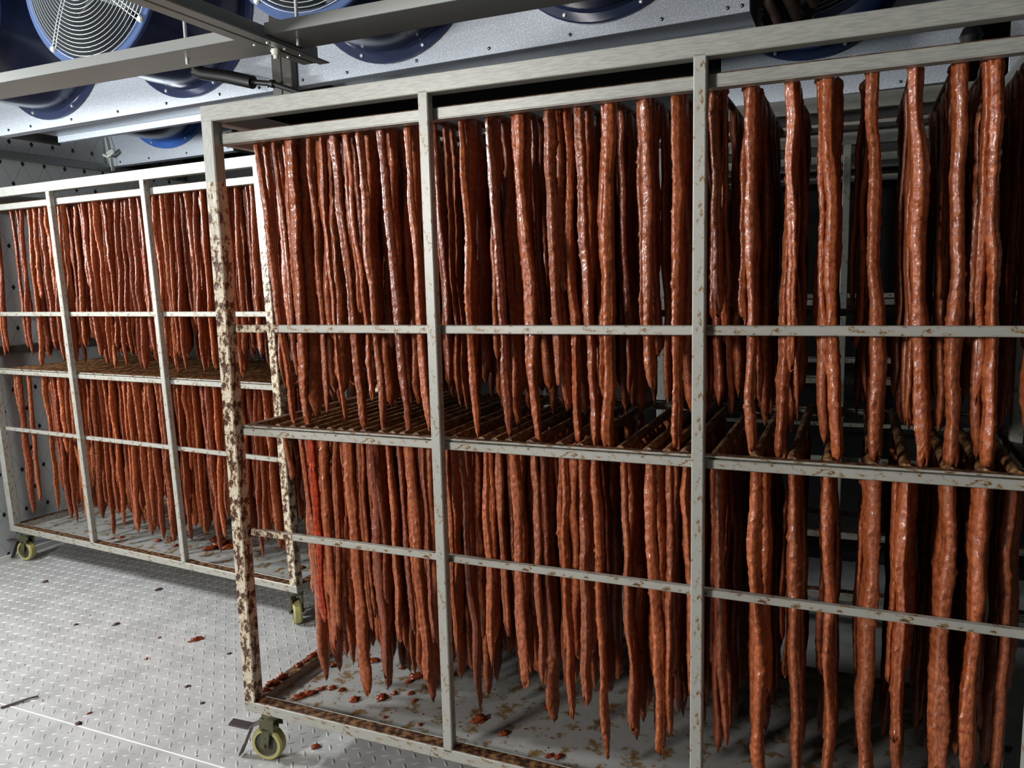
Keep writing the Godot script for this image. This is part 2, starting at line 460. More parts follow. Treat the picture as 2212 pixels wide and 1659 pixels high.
func make_rack(label: String, filthy: bool, shx := 0.0, shz := 0.0, bare := false) -> Node3D:
	var r := thing("drying_rack", label, "rack")
	var mk := func() -> MB:
		var b := MB.new()
		b.shx = shx
		b.shz = shz
		return b
	var L := RACK_L
	var D := RACK_D
	var t := 0.0416
	for sz in [0, 1]:
		var z0 := 0.0 if sz == 0 else -(D - t)
		for sx in [0, 1]:
			var x0 := 0.0 if sx == 0 else L - t
			var am := ArrayMesh.new()
			var split: float = 1.79
			var a: MB = mk.call()
			var b: MB = mk.call()
			var c: MB = mk.call()
			a.column(x0, x0 + t, 0.2094, 1.62, z0, z0 - t, 0.003)
			c.column(x0, x0 + t, 1.62, split, z0, z0 - t, 0.003)
			b.column(x0, x0 + t, split, 1.957, z0, z0 - t, 0.003)
			var dirty = (filthy and sx == 0) or (not filthy and sx == 1)
			a.add_to(am, M["steel_filthy"] if dirty else M["steel_post_flecked"])
			c.add_to(am, M["steel_smeared"] if dirty else M["steel_post_flecked"])
			b.add_to(am, M["steel_post"])
			put("corner_post", am, r)
	var up := func(x0: float, z0: float) -> void:
		var a: MB = mk.call()
		a.span(x0, x0 + 0.028, 0.2, 1.963, z0, z0 - 0.028, 0.0025)
		put("upright", a.mesh(M["steel_post_flecked"]), r)
	for x0 in POSTS_X:
		up.call(x0, 0.0)
		up.call(x0, -D + 0.028)
	up.call(L - 0.035, -D / 2)
	var rail := func(called: String, x0: float, x1: float, y0: float, y1: float, z0: float, z1: float, m: String) -> MeshInstance3D:
		var a: MB = mk.call()
		if filthy and m == "steel_flecked" and x1 - x0 > 1.0 and called != "bottom_rail":
			var am := ArrayMesh.new()
			var e: MB = mk.call()
			e.span(x0, x0 + 0.16, y0, y1, z0, z1, 0.002)
			a.span(x0 + 0.16, x1, y0, y1, z0, z1, 0.002)
			e.add_to(am, M["steel_filthy"])
			a.add_to(am, M[m])
			return put(called, am, r)
		a.span(x0, x1, y0, y1, z0, z1, 0.002)
		return put(called, a.mesh(M[m]), r)
	for s in [0, 1]:
		var f := func(z: float) -> float: return z if s == 0 else -D - z
		rail.call("top_rail", 0.0, L, 1.9556, 2.0, f.call(0.0), f.call(-0.0416), "steel")
		rail.call("bottom_rail", 0.0, L, 0.1765, 0.2094, f.call(0.0), f.call(-0.042), "steel_flecked")
		rail.call("grease_film", 0.04, L - 0.04, 0.2090, 0.2108, f.call(-0.003), f.call(-0.042), "grease")
		var h: MB = mk.call()
		h.span(0.042, L - 0.042, 1.8985, 1.9239, f.call(-0.0298), f.call(-0.0328), 0.0008)
		h.span(0.042, L - 0.042, 1.8955, 1.8985, f.call(-0.0298), f.call(-0.062), 0.0008)
		put("hanging_rail", h.mesh(M["steel"]), r)
		rail.call("grease_film", 0.06, L - 0.06, 1.9236, 1.9262, f.call(-0.0302), f.call(-0.034), "grease")
		rail.call("guard_bar", 0.042, L - 0.042, 1.3589, 1.3807, f.call(-0.0298), f.call(-0.051), "steel_flecked")
		var q: MB = mk.call()
		q.span(0.042, L - 0.042, 1.051, 1.0725, f.call(-0.0298), f.call(-0.050), 0.002)
		q.span(0.042, L - 0.042, 1.0755, 1.0805, f.call(-0.034), f.call(-0.050), 0.001)
		put("middle_rail", q.mesh(M["steel_flecked"]), r)
		rail.call("grease_film", 0.06, L - 0.06, 1.0802, 1.0818, f.call(-0.036), f.call(-0.056), "grease")
		rail.call("lower_bar", 0.042, L - 0.042, 0.7406, 0.7593, f.call(-0.0298), f.call(-0.048), "steel_flecked")
	for s in [0, 1]:
		var x0 := 0.0 if s == 0 else L - t
		rail.call("side_rail", x0, x0 + t, 1.9556, 2.0, -t, -D + t, "steel")
		rail.call("side_rail", x0, x0 + t, 0.1765, 0.2094, -t, -D + t, "steel_flecked")
		rail.call("grease_film", x0 + 0.002, x0 + t, 0.2090, 0.2110, -0.01, -D + 0.01, "grease")
		rail.call("side_rail", x0 + 0.008, x0 + t - 0.008, 1.051, 1.0725, -t, -D + t, "grease")
		rail.call("side_rail", x0 + 0.008, x0 + t - 0.008, 1.8985, 1.9239, -t, -D + t, "steel")
	if bare:
		return finish_rack(r)
	var tr: MB = mk.call()
	tr.span(0.042, L - 0.042, 0.178, 0.181, -0.042, -D + 0.042, 0.0005)
	put("tray", tr.mesh(M["tray"]), r)
	var lip: MB = mk.call()
	lip.span(0.0435, L - 0.0435, 0.180, 0.2115, -0.0425, -0.0450, 0.0008)
	lip.span(0.0435, L - 0.0435, 0.180, 0.2115, -D + 0.0425, -D + 0.0450, 0.0008)
	put("tray_lip", lip.mesh(M["steel"]), r)
	return finish_rack(r)

func finish_rack(r: Node3D) -> Node3D:
	var L := RACK_L
	var D := RACK_D
	var i := 0
	for c in [Vector3(0.065, 0, -0.05), Vector3(L - 0.07, 0, -0.06), Vector3(0.07, 0, -D + 0.05), Vector3(L - 0.07, 0, -D + 0.06)]:
		caster(r, Vector3(c.x, 0, c.z), [0.15, -0.7, 0.5, 2.6][i])
		i += 1
	return r

func rods(rack: Node3D, xs: Array, y: float, whose: String, tier: String, shx := 0.0, shz := 0.0) -> void:
	var a := MB.new()
	a.tube([Vector3(0, 0, -0.053), Vector3(0.001, 0.001, -0.3), Vector3(-0.001, 0, -0.55), Vector3(0, 0, -RACK_D + 0.053)], 0.0085 if tier == "upper" else 0.0125, 10)
	if whose == "far":
		a = MB.new()
		a.tube([Vector3(0, 0, -0.053), Vector3(0.001, 0.001, -0.3), Vector3(-0.001, 0, -0.55), Vector3(0, 0, -RACK_D + 0.053)], 0.0055, 7)
	var m := a.mesh(M["rod"])
	var counts := [0, 0, 0]
	for x in xs:
		var b := bay_of(x)
		counts[b] += 1
		var p := Vector3(x, y, 0)
		var o := put("hanging_rod", m)
		o.transform = rack.transform * Transform3D(Basis.IDENTITY, Vector3(p.x + shx * y, y, shz * y))
		tag(o, "brown hanging rod, %s past %s, %s tier" % [CHECKED[counts[b]], bay_name(whose, b), tier], "rod", "rods across the %s rack, %s tier" % [whose, tier])

func bay_name(whose: String, b: int) -> String:
	if whose == "near":
		return ["near rack's rusty corner post", "near rack's first upright", "near rack's second upright"][b]
	return ["far rack's wall-side post", "far rack's first upright", "far rack's second upright"][b]

func hang(rack: Node3D, at: Vector3, mesh: Mesh, whose: String, tier: String, row: int, counts: Array, adj: String, sc := 1.0) -> void:
	var b := bay_of(at.x)
	counts[b] += 1
	var o := put("meat_strip", mesh)
	o.transform = rack.transform * Transform3D(Basis.from_scale(Vector3(1, sc, 1)), at)
	tag(o, "%s meat strip, %s past %s, %s tier, %s row" % [adj, CHECKED[counts[b]], bay_name(whose, b), tier, ["front", "second", "third"][row]], "meat strip", "meat strips on the %s rack, %s tier" % [whose, tier])


# ---------- fans and coolers ----------
func fan(unit: Node3D, c: Vector3, ln: float, body: String, face: String) -> void:
	var z := Basis.IDENTITY
	var d := MB.new()
	d.lathe(c, z, [Vector2(0.322, 0.0), Vector2(0.330, 0.03), Vector2(0.330, ln - 0.02), Vector2(0.334, ln - 0.012)], 56)
	var dn := put("fan_drum", d.mesh(M[body]), unit)
	d = MB.new()
	d.lathe(c, z, [Vector2(0.0, 0.004), Vector2(0.312, 0.004), Vector2(0.312, ln)], 56, true)
	put("drum_lining", d.mesh(M["motor"]), dn)
	var fr := MB.new()
	fr.lathe(c, z, [Vector2(0.29, 0.001), Vector2(0.365, 0.001), Vector2(0.37, 0.004), Vector2(0.37, 0.012), Vector2(0.365, 0.015), Vector2(0.337, 0.015), Vector2(0.330, 0.03)], 56)
	put("flange", fr.mesh(M[face]), dn)
	var rim := MB.new()
	rim.lathe(c, z, [Vector2(0.330, ln - 0.025), Vector2(0.347, ln - 0.02), Vector2(0.349, ln - 0.004), Vector2(0.345, ln), Vector2(0.316, ln), Vector2(0.312, ln - 0.006)], 56)
	var rn := put("front_ring", rim.mesh(M["ring_blue"]), dn)
	rn.set_meta("label", "blue front ring")
	var g := MB.new()
	var dome := func(q: float) -> float: return ln + 0.004 + 0.045 * (1.0 - (q / 0.325) * (q / 0.325))
	var q := 0.045
	while q < 0.322:
		var pts := []
		for i in 56:
			var a := TAU * i / 56
			pts.append(c + Vector3(cos(a) * q, sin(a) * q, dome.call(q)))
		g.tube(pts, 0.0017, 4, true)
		q += 0.0145
	for k in 4:
		var a := TAU * (k + 0.55) / 4
		for da in [-0.035, 0.035]:
			var pts := []
			for i in 7:
				var qq := 0.05 + 0.278 * i / 6.0
				pts.append(c + Vector3(cos(a + da * 0.3 / (qq + 0.05)) * qq, sin(a + da * 0.3 / (qq + 0.05)) * qq, dome.call(qq) - 0.003))
			g.tube(pts, 0.0026, 5)
	put("guard", g.mesh(M["chrome"]), dn)
	for k in 4:
		var a := TAU * (k + 0.55) / 4
		var w := MB.new()
		w.lathe(c + Vector3(cos(a) * 0.330, sin(a) * 0.330, ln), z, [Vector2(0.0, 0.013), Vector2(0.009, 0.011), Vector2(0.012, 0.005), Vector2(0.012, 0.0)], 12, true)
		put("guard_knob", w.mesh(M["white_plastic"]), dn)
	for k in 8:
		var a := TAU * (k + 0.5) / 8
		var w := MB.new()
		w.lathe(c + Vector3(cos(a) * 0.352, sin(a) * 0.352, 0.015), z, [Vector2(0.0, 0.007), Vector2(0.006, 0.006), Vector2(0.008, 0.002), Vector2(0.008, 0.0)], 10, true)
		put("bolt", w.mesh(M["chrome"]), dn)
	var mo := MB.new()
	mo.lathe(c, z, [Vector2(0.0, ln - 0.06), Vector2(0.07, ln - 0.06), Vector2(0.085, ln - 0.075), Vector2(0.085, 0.06), Vector2(0.0, 0.06)], 28, true)
	put("motor", mo.mesh(M["motor"]), dn)
	for k in 5:
		var a := TAU * k / 5 + 0.4
		var bl := MB.new()
		var steps := 6
		for i in steps:
			var r0 := 0.08 + 0.205 * i / steps
			var r1 := 0.08 + 0.205 * (i + 1) / steps
			var P := func(rr: float, s: float) -> Vector3:
				var wd := 0.34 - 0.4 * (rr - 0.08)
				var aa := a + s * wd + (rr - 0.08) * 1.3
				return c + Vector3(cos(aa) * rr, sin(aa) * rr, ln * 0.55 + s * 0.05)
			bl.quad(P.call(r0, -1.0), P.call(r0, 1.0), P.call(r1, 1.0), P.call(r1, -1.0), Vector3(0, 0, 1))
			bl.quad(P.call(r0, -1.0) - Vector3(0, 0, 0.003), P.call(r0, 1.0) - Vector3(0, 0, 0.003), P.call(r1, 1.0) - Vector3(0, 0, 0.003), P.call(r1, -1.0) - Vector3(0, 0, 0.003), Vector3(0, 0, -1))
		put("fan_blade", bl.mesh(M["motor"]), dn)

# a galvanised fan panel whose lower edge is at y = 0 of its own, front face at z = 0
func cooler(label: String, at: Vector3, x0: float, x1: float, h: float, tilt: float, fans: Array, rivets: Array, lip: float, body: String, face: String) -> Node3D:
	var u := thing("fan_cooler", label, "cooler", at, "ceiling fan coolers")
	u.rotation.z = tilt
	var p := MB.new()
	p.span(x0, x1, 0.0, h, 0.0, -0.012, 0.002)
	p.span(x0, x1, 0.0, 0.003, -0.001, -0.05, 0.001)
	var pn := put("front_panel", p.mesh(M["galvanised"]), u)
	var e := MB.new()
	e.span(x0, x0 + 0.003, 0.0, h, -0.012, -0.34, 0.001)
	var e2 := MB.new()
	e2.span(x1 - 0.003, x1, 0.0, h, -0.012, -0.34, 0.001)
	put("end_plate", e2.mesh(M["galvanised_dark"]), u)
	put("end_plate", e.mesh(M["galvanised_dark"]), u)
	if lip > 0.0:
		var d := MB.new()
		d.span(x0 + 0.1, x1, -0.006, 0.026, -lip, -lip - 0.003, 0.001)
		d.span(x0 + 0.1, x1, -0.006, -0.003, -lip, -lip - 0.03, 0.001)
		d.span(x0 + 0.1, x1, 0.026, 0.029, -0.06, -lip, 0.001)
		put("drip_channel", d.mesh(M["galvanised"]), u)
	var rv := MB.new()
	rv.lathe(Vector3.ZERO, Basis.IDENTITY, [Vector2(0.0, 0.006), Vector2(0.004, 0.005), Vector2(0.0065, 0.001), Vector2(0.0065, 0.0)], 10, true)
	var rm := rv.mesh(M["rivet"])
	for x in rivets:
		put("rivet", rm, pn, Vector3(x, 0.022, 0.0))
	for f in fans:
		fan(u, Vector3(f.x, f.y, 0.0), f.z, body, face)
	return u

func blob(sd: float, sx: float, sy: float, sz: float) -> Soup:
	var s := Soup.new()
	var seg := 12
	var rows := 8
	for j in rows + 1:
		var ph := PI * j / rows
		for i in seg:
			var th := TAU * i / seg
			var d := Vector3(sin(ph) * cos(th), cos(ph), sin(ph) * sin(th))
			var k := 1.0 + 0.8 * lumps.get_noise_3d(d.x * 16.0 + sd * 50.0, d.y * 16.0, d.z * 16.0) + 0.35 * nubs.get_noise_3d(d.x * 20.0 + sd * 50.0, d.y * 20.0, d.z * 20.0)
			s.v.append(Vector3(d.x * sx, maxf(d.y, -0.75) * sy, d.z * sz) * k)
			s.n.append(Vector3.ZERO)
	for j in rows:
		for i in seg:
			var a := j * seg + i
			var b := j * seg + (i + 1) % seg
			for t in [[a, a + seg, b + seg], [a, b + seg, b]]:
				var p: Vector3 = s.v[t[0]]
				var f := -(s.v[t[1]] - p).cross(s.v[t[2]] - p)
				if f.dot(s.v[t[0]] + s.v[t[1]] + s.v[t[2]]) < 0.0: f = -f
				for q in t: s.n[q] += f
				s.ix.append(t[0]); s.ix.append(t[1]); s.ix.append(t[2])
	for i in s.n.size():
		s.n[i] = s.n[i].normalized() if s.n[i].length_squared() > 0.0 else Vector3.UP
	return s

func unseen_lamp(label: String, at: Vector3, look: Vector3, size: Vector2, energy: float, col: Color) -> void:  # lamp out of view: area light with its own housing and glowing front
	var o := thing("unseen_lamp", label, "unseen_lamp", at)
	o.look_at_from_position(at, at + look, Vector3.UP)
	var b := MB.new()
	b.box(Vector3(0, 0, 0.03), Vector3(size.x + 0.06, size.y + 0.06, 0.05), 0.01)
	put("housing", b.mesh(M["white_plastic"]), o)
	var g := MB.new()
	g.box(Vector3(0, 0, 0.0), Vector3(size.x, size.y, 0.012), 0.004)
	put("lamp_diffuser", g.mesh(M["lamp_glass"]), o)
	var l := AreaLight3D.new()
	l.name = "area_light"
	l.area_size = size
	l.light_energy = energy
	l.light_color = col
	l.area_range = 14.0
	l.area_attenuation = 2.0
	l.shadow_enabled = true
	l.position = Vector3(0, 0, -0.012)
	o.add_child(l)


func _ready() -> void:
	# ----- camera -----
	var cam := Camera3D.new()
	cam.name = "camera"
	cam.fov = 51.626
	cam.near = 0.05
	cam.far = 40.0
	var yaw := 0.41262
	var pitch := -0.13512
	var roll := -0.025475
	cam.transform = Transform3D(Basis(Vector3.UP, yaw) * Basis(Vector3.RIGHT, pitch) * Basis(Vector3.BACK, roll), Vector3(1.72359, 1.50277, 1.78732))
	add_child(cam)
	# ----- exposure, surroundings -----
	var we := WorldEnvironment.new()
	we.name = "world_environment"
	var env := Environment.new()
	env.background_mode = Environment.BG_COLOR
	env.background_color = Color.BLACK
	env.tonemap_mode = Environment.TONE_MAPPER_LINEAR
	env.tonemap_exposure = 1.0
	env.sdfgi_enabled = true
	env.ssao_enabled = true
	env.ssil_enabled = true
	we.environment = env
	add_child(we)
	rng.seed = 7
	lumps.seed = 3
	lumps.noise_type = FastNoiseLite.TYPE_SIMPLEX_SMOOTH
	lumps.frequency = 0.12
	lumps.fractal_octaves = 2
	nubs.seed = 9
	nubs.noise_type = FastNoiseLite.TYPE_SIMPLEX_SMOOTH
	nubs.frequency = 0.5
	nubs.fractal_octaves = 2
	make_materials()
	# ----- lamps out of view -----
	unseen_lamp("small unseen wall light on the lozenge-printed wall, lighting the far rack", Vector3(-2.50, 2.02, 0.58), Vector3(0.85, -0.22, -0.35), Vector2(0.5, 0.14), 12.5, Color(0.97, 0.985, 1.0))  # out of view, placed to light the far rack and floor from the side
	unseen_lamp("broad unseen wall light behind the camera, placed to light the rack fronts", Vector3(-0.7, 1.95, 3.38), Vector3(0.42, -0.08, -0.9), Vector2(0.8, 0.3), 17.5, Color(1.0, 0.985, 0.98))  # out of view behind the camera, placed to light the rack fronts
	build_room()
	build_coolers()
	build_racks()
	build_scraps()


func build_room() -> void:
	var b := MB.new()
	b.span(-2.70, 3.6, -0.1, 0.0, -2.6, 3.6, 0.0)
	var fl := struct("floor", b.mesh(M["floor"]), "pale checker plate metal floor under the racks", "floor")
	# raised tread bars, too many to count
	var t := Soup.new()
	var L := 0.0205
	var seg := 8
	t.v.append(Vector3(0, 0.0023, 0)); t.n.append(Vector3.UP)
	for ring in [0.55, 1.0]:
		for i in seg:
			var a := TAU * i / seg
			t.v.append(Vector3(cos(a) * L * ring, 0.0021 if ring < 1.0 else -0.0002, sin(a) * 0.0044 * ring))
			t.n.append(Vector3(cos(a) * (0.1 if ring < 1.0 else 0.5), 1.0, sin(a) * (0.35 if ring < 1.0 else 1.6)).normalized())
	for i in seg:
		var j := (i + 1) % seg
		for q in [0, 1 + i, 1 + j, 1 + i, 1 + seg + i, 1 + seg + j, 1 + i, 1 + seg + j, 1 + j]: t.ix.append(q)
	var mm := MultiMesh.new()
	mm.transform_format = MultiMesh.TRANSFORM_3D
	mm.mesh = t.mesh(M["floor"])
	var xf: Array[Transform3D] = []
	for i in 74:
		for j in 46:
			for k in 2:
				var x := -0.4797 - 37 * 0.056 + (i + 0.5 * k) * 0.056
				var z := -0.0412 - 21 * 0.0603 + (j + 0.5 * k) * 0.0603
				if x < -2.57 or absf(z - 0.05) < 0.012: continue
				xf.append(Transform3D(Basis(Vector3.UP, -0.866 if k == 0 else 0.67), Vector3(x, 0, z)))
	mm.instance_count = xf.size()
	for i in xf.size(): mm.set_instance_transform(i, xf[i])
	var mi := MultiMeshInstance3D.new()
	mi.name = "tread_bars"
	mi.multimesh = mm
	mi.set_meta("kind", "stuff")
	fl.add_child(mi)
	var s := MB.new()
	s.span(-2.6, 3.5, -0.001, 0.0012, 0.048, 0.0525, 0.0005)
	put("weld_seam", s.mesh(M["seam"]), fl)
	b = MB.new()
	b.span(-2.72, -2.594, 0.0, 3.05, -2.6, 3.6, 0.0)
	var wl := struct("wall_left", b.mesh(M["wall"]), "grey wall sheets printed with a lozenge lattice of dark dots", "wall")
	b = MB.new()
	b.span(-2.594, -2.56, 1.150, 1.195, -2.4, 3.2, 0.004)
	put("bumper_rail", b.mesh(M["rail_dark"]), wl)
	b = MB.new()
	b.span(-2.594, -2.56, 2.205, 2.25, -2.4, 0.0, 0.004)
	put("cable_channel", b.mesh(M["channel"]), wl)
	b = MB.new()
	b.span(-2.594, -2.588, 0.0, 0.03, -2.4, 3.4, 0.001)
	put("floor_joint", b.mesh(M["seam"]), wl)
	b = MB.new()
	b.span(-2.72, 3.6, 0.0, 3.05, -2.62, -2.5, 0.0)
	struct("wall_back", b.mesh(M["painted_shade_wall"]))
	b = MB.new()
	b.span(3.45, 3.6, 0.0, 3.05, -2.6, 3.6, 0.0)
	struct("wall_right", b.mesh(M["painted_shade_wall"]))
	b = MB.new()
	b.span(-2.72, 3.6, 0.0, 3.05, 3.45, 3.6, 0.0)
	struct("wall_front", b.mesh(M["painted_shade_wall"]))
	b = MB.new()
	b.span(-2.72, 3.6, 2.95, 3.05, -2.62, 3.6, 0.0)
	struct("ceiling", b.mesh(M["ceiling"]))


func build_coolers() -> void:
	var t := 0.0154
	# front row: two galvanised units side by side
	var u := cooler("galvanised fan cooler above the far rack, with drip channel", Vector3(-0.484, 2.283, -0.95), -1.75, 0.0, 0.72, t,
		[Vector3(-1.323, 0.402, 0.48), Vector3(-0.462, 0.395, 0.48)], [-1.667, -1.506, -1.222, -0.918, -0.62, -0.315, -0.103, -0.055], 0.25, "navy", "navy")
	for x in [[-1.75, -1.362], [-0.80, -0.187]]:
		var p := MB.new()
		p.span(x[0], x[1], 0.22, 0.72, 0.0, 0.012, 0.002)
		put("backing_sheet", p.mesh(M["navy_sheet"]), u)
	cooler("galvanised fan cooler above the near rack, rivets along its edge", Vector3(-0.43, 2.285, -0.95), 0.0, 1.81, 0.72, t,
		[Vector3(0.50, 0.395, 0.50), Vector3(1.33, 0.41, 0.50)], [0.025, 0.069, 0.282, 0.596, 0.899, 1.209, 1.529, 1.741, 1.786], 0.25, "navy", "navy")
	# back row
	cooler("fan cooler with bright blue rings in the wall corner", Vector3(-2.588, 2.235, -1.87), 0.0, 1.013, 0.75, t,
		[Vector3(0.545, 0.43, 0.48)], [0.12, 0.36, 0.66, 0.92, 0.975], 0.0, "navy", "blue")
	cooler("shaded fan cooler behind the near rack's second upright", Vector3(1.15, 2.20, -1.87), 0.0, 0.93, 0.78, t,
		[Vector3(0.36, 0.52, 0.45)], [0.1, 0.4, 0.7], 0.0, "blue", "navy")
	# dark cover over the joint of the front units
	var b := MB.new()
	b.span(-0.484, -0.436, 2.20, 2.95, -0.945, -0.91, 0.003)
	b.span(-0.434, -0.385, 2.20, 2.95, -0.945, -0.91, 0.003)
	tag(put("support_post", b.mesh(M["rail_dark"])), "dark grey support post between the two front fan coolers", "post")
	# black handle held at the post
	var h := thing("tool_handle", "black rubber gripped handle hanging by the dark support post", "handle", Vector3(-0.349, 2.254, -0.86))
	b = MB.new()
	b.tube([Vector3(-0.46, 0.135, 0.03), Vector3(-0.455, 0.118, 0.03), Vector3(-0.43, 0.106, 0.02), Vector3(-0.3, 0.078, 0.01), Vector3(-0.2, 0.05, 0.0), Vector3(-0.19, 0.047, 0.0)], 0.026, 14)
	put("grip", b.mesh(M["black"]), h)
	b = MB.new()
	b.tube([Vector3(-0.2, 0.05, 0.0), Vector3(-0.09, 0.03, 0.0), Vector3(0.02, -0.012, -0.03)], 0.011, 10)
	b.tube([Vector3(-0.1, 0.032, 0.0), Vector3(-0.085, 0.029, 0.0)], 0.016, 10)
	put("shank", b.mesh(M["black"]), h)
	# hung beams
	for e in [[-2.59, 0.19, "long hung steel beam crossing before the far rack's coolers"], [0.245, 3.44, "hung steel beam crossing before the near rack's coolers"]]:
		b = MB.new()
		b.span(e[0], e[1], 2.157, 2.189, 0.0, -0.003, 0.001)
		b.span(e[0], e[1], 2.157, 2.160, 0.0, -0.15, 0.001)
		b.span(e[0], e[1], 2.157, 2.185, -0.147, -0.15, 0.001)
		var bm := thing("hung_beam", e[2], "beam", Vector3.ZERO, "hung ceiling beams")
		put("channel", b.mesh(M["channel"]), bm)
		for x in ([-0.1, -1.6] if e[0] < 0 else [0.30, 1.9]):
			var rd := MB.new()
			rd.tube([Vector3(x, 2.14, -0.07), Vector3(x, 2.95, -0.07)], 0.005, 8)
			rd.lathe(Vector3(x, 2.16, -0.07), Basis(Vector3.RIGHT, Vector3.BACK, Vector3.UP), [Vector2(0, 0.012), Vector2(0.011, 0.012), Vector2(0.011, 0.0), Vector2(0, 0)], 6, true)
			put("hanger_rod", rd.mesh(M["chrome"]), bm)
	var cb := thing("cross_beam", "tee shaped cross beam bolted where the hung beams meet", "beam", Vector3.ZERO, "hung ceiling beams")
	b = MB.new()
	for sx in [-1.0, 1.0]:
		b.span(0.217 + sx * 0.004, 0.217 + sx * 0.040, 2.144, 2.148, 2.3, -0.26 - 0.01 * sx, 0.001)
		b.span(0.217 + sx * 0.003, 0.217 + sx * 0.007, 2.146, 2.192, 2.3, -0.26, 0.001)
	put("angle", b.mesh(M["channel"]), cb)
	for z in [-0.02, -0.09, -0.16]:
		var sc := MB.new()
		for sx in [-1.0, 1.0]:
			sc.lathe(Vector3(0.217 + sx * 0.022, 2.144, z), Basis(Vector3.RIGHT, Vector3.BACK, Vector3.DOWN), [Vector2(0, 0.004), Vector2(0.005, 0.003), Vector2(0.006, 0)], 8, true)
		put("screw", sc.mesh(M["chrome"]), cb)
	b = MB.new()
	b.tube([Vector3(0.215, 2.2, -0.08), Vector3(0.215, 2.118, -0.08)], 0.007, 8)
	b.lathe(Vector3(0.215, 2.128, -0.08), Basis(Vector3.RIGHT, Vector3.BACK, Vector3.UP), [Vector2(0, 0), Vector2(0.013, 0.0), Vector2(0.013, 0.016), Vector2(0, 0.016)], 6)
	put("bolt", b.mesh(M["white_plastic"]), cb)
	# pale strap knotted round a pipe in the corner
	var st := thing("strap", "pale strap knotted on the corner cooler's edge", "strap", Vector3(-2.50, 2.2, -1.84))
	b = MB.new()
	b.bar(Vector3(-0.03, 0.21, 0), Vector3(0.004, 0.10, 0.012), 0.026, 0.004)
	b.bar(Vector3(0.004, 0.09, 0.012), Vector3(0.0, 0.005, 0.0), 0.024, 0.004)
	put("tail", b.mesh(M["white_plastic"]), st)
	b = MB.new()
	b.tube([Vector3(-0.045, 0.10, 0.02), Vector3(0.0, 0.085, 0.03), Vector3(0.04, 0.11, 0.02), Vector3(0.03, 0.125, 0.015), Vector3(-0.01, 0.105, 0.025)], 0.009, 8)
	put("knot", b.mesh(M["white_plastic"]), st)
	# pipework beside the front units
	var pp := thing("pipe_bundle", "brown lagged pipes at the end of the near cooler", "pipes", Vector3(1.43, 2.3, -1.05))
	for k in 3:
		b = MB.new()
		var x := -0.02 + k * 0.05
		b.tube([Vector3(x, 0.6, 0.0), Vector3(x, 0.18, 0.01 * k), Vector3(x + 0.02, 0.05 + 0.03 * k, 0.03), Vector3(x + 0.05, 0.0 + 0.03 * k, -0.08)], 0.017 + 0.004 * (k % 2), 10)
		put("pipe", b.mesh(M["copper"]), pp)
	b = MB.new()
	b.span(-0.035, 0.13, 0.0, 0.6, -0.12, -0.14, 0.003)
	put("backing_plate", b.mesh(M["black"]), pp)
	var br := thing("lamp_bracket", "black bracket on the wall side of the shaded cooler", "bracket", Vector3(2.085, 2.33, -1.82))
	b = MB.new()
	b.span(-0.022, 0.022, 0.02, 0.5, -0.02, 0.02, 0.006)
	b.lathe(Vector3(0, 0.03, 0), Basis(Vector3.RIGHT, Vector3.BACK, Vector3.UP), [Vector2(0, 0.04), Vector2(0.03, 0.03), Vector2(0.042, 0.0), Vector2(0.03, -0.03), Vector2(0, -0.035)], 16, true)
	put("arm", b.mesh(M["black"]), br)
	b = MB.new()
	b.span(2.22, 3.4, 2.2, 2.95, -1.87, -1.88, 0.002)
	tag(put("cover_panel", b.mesh(M["galvanised"])), "plain grey cover panel beyond the black bracket", "panel")


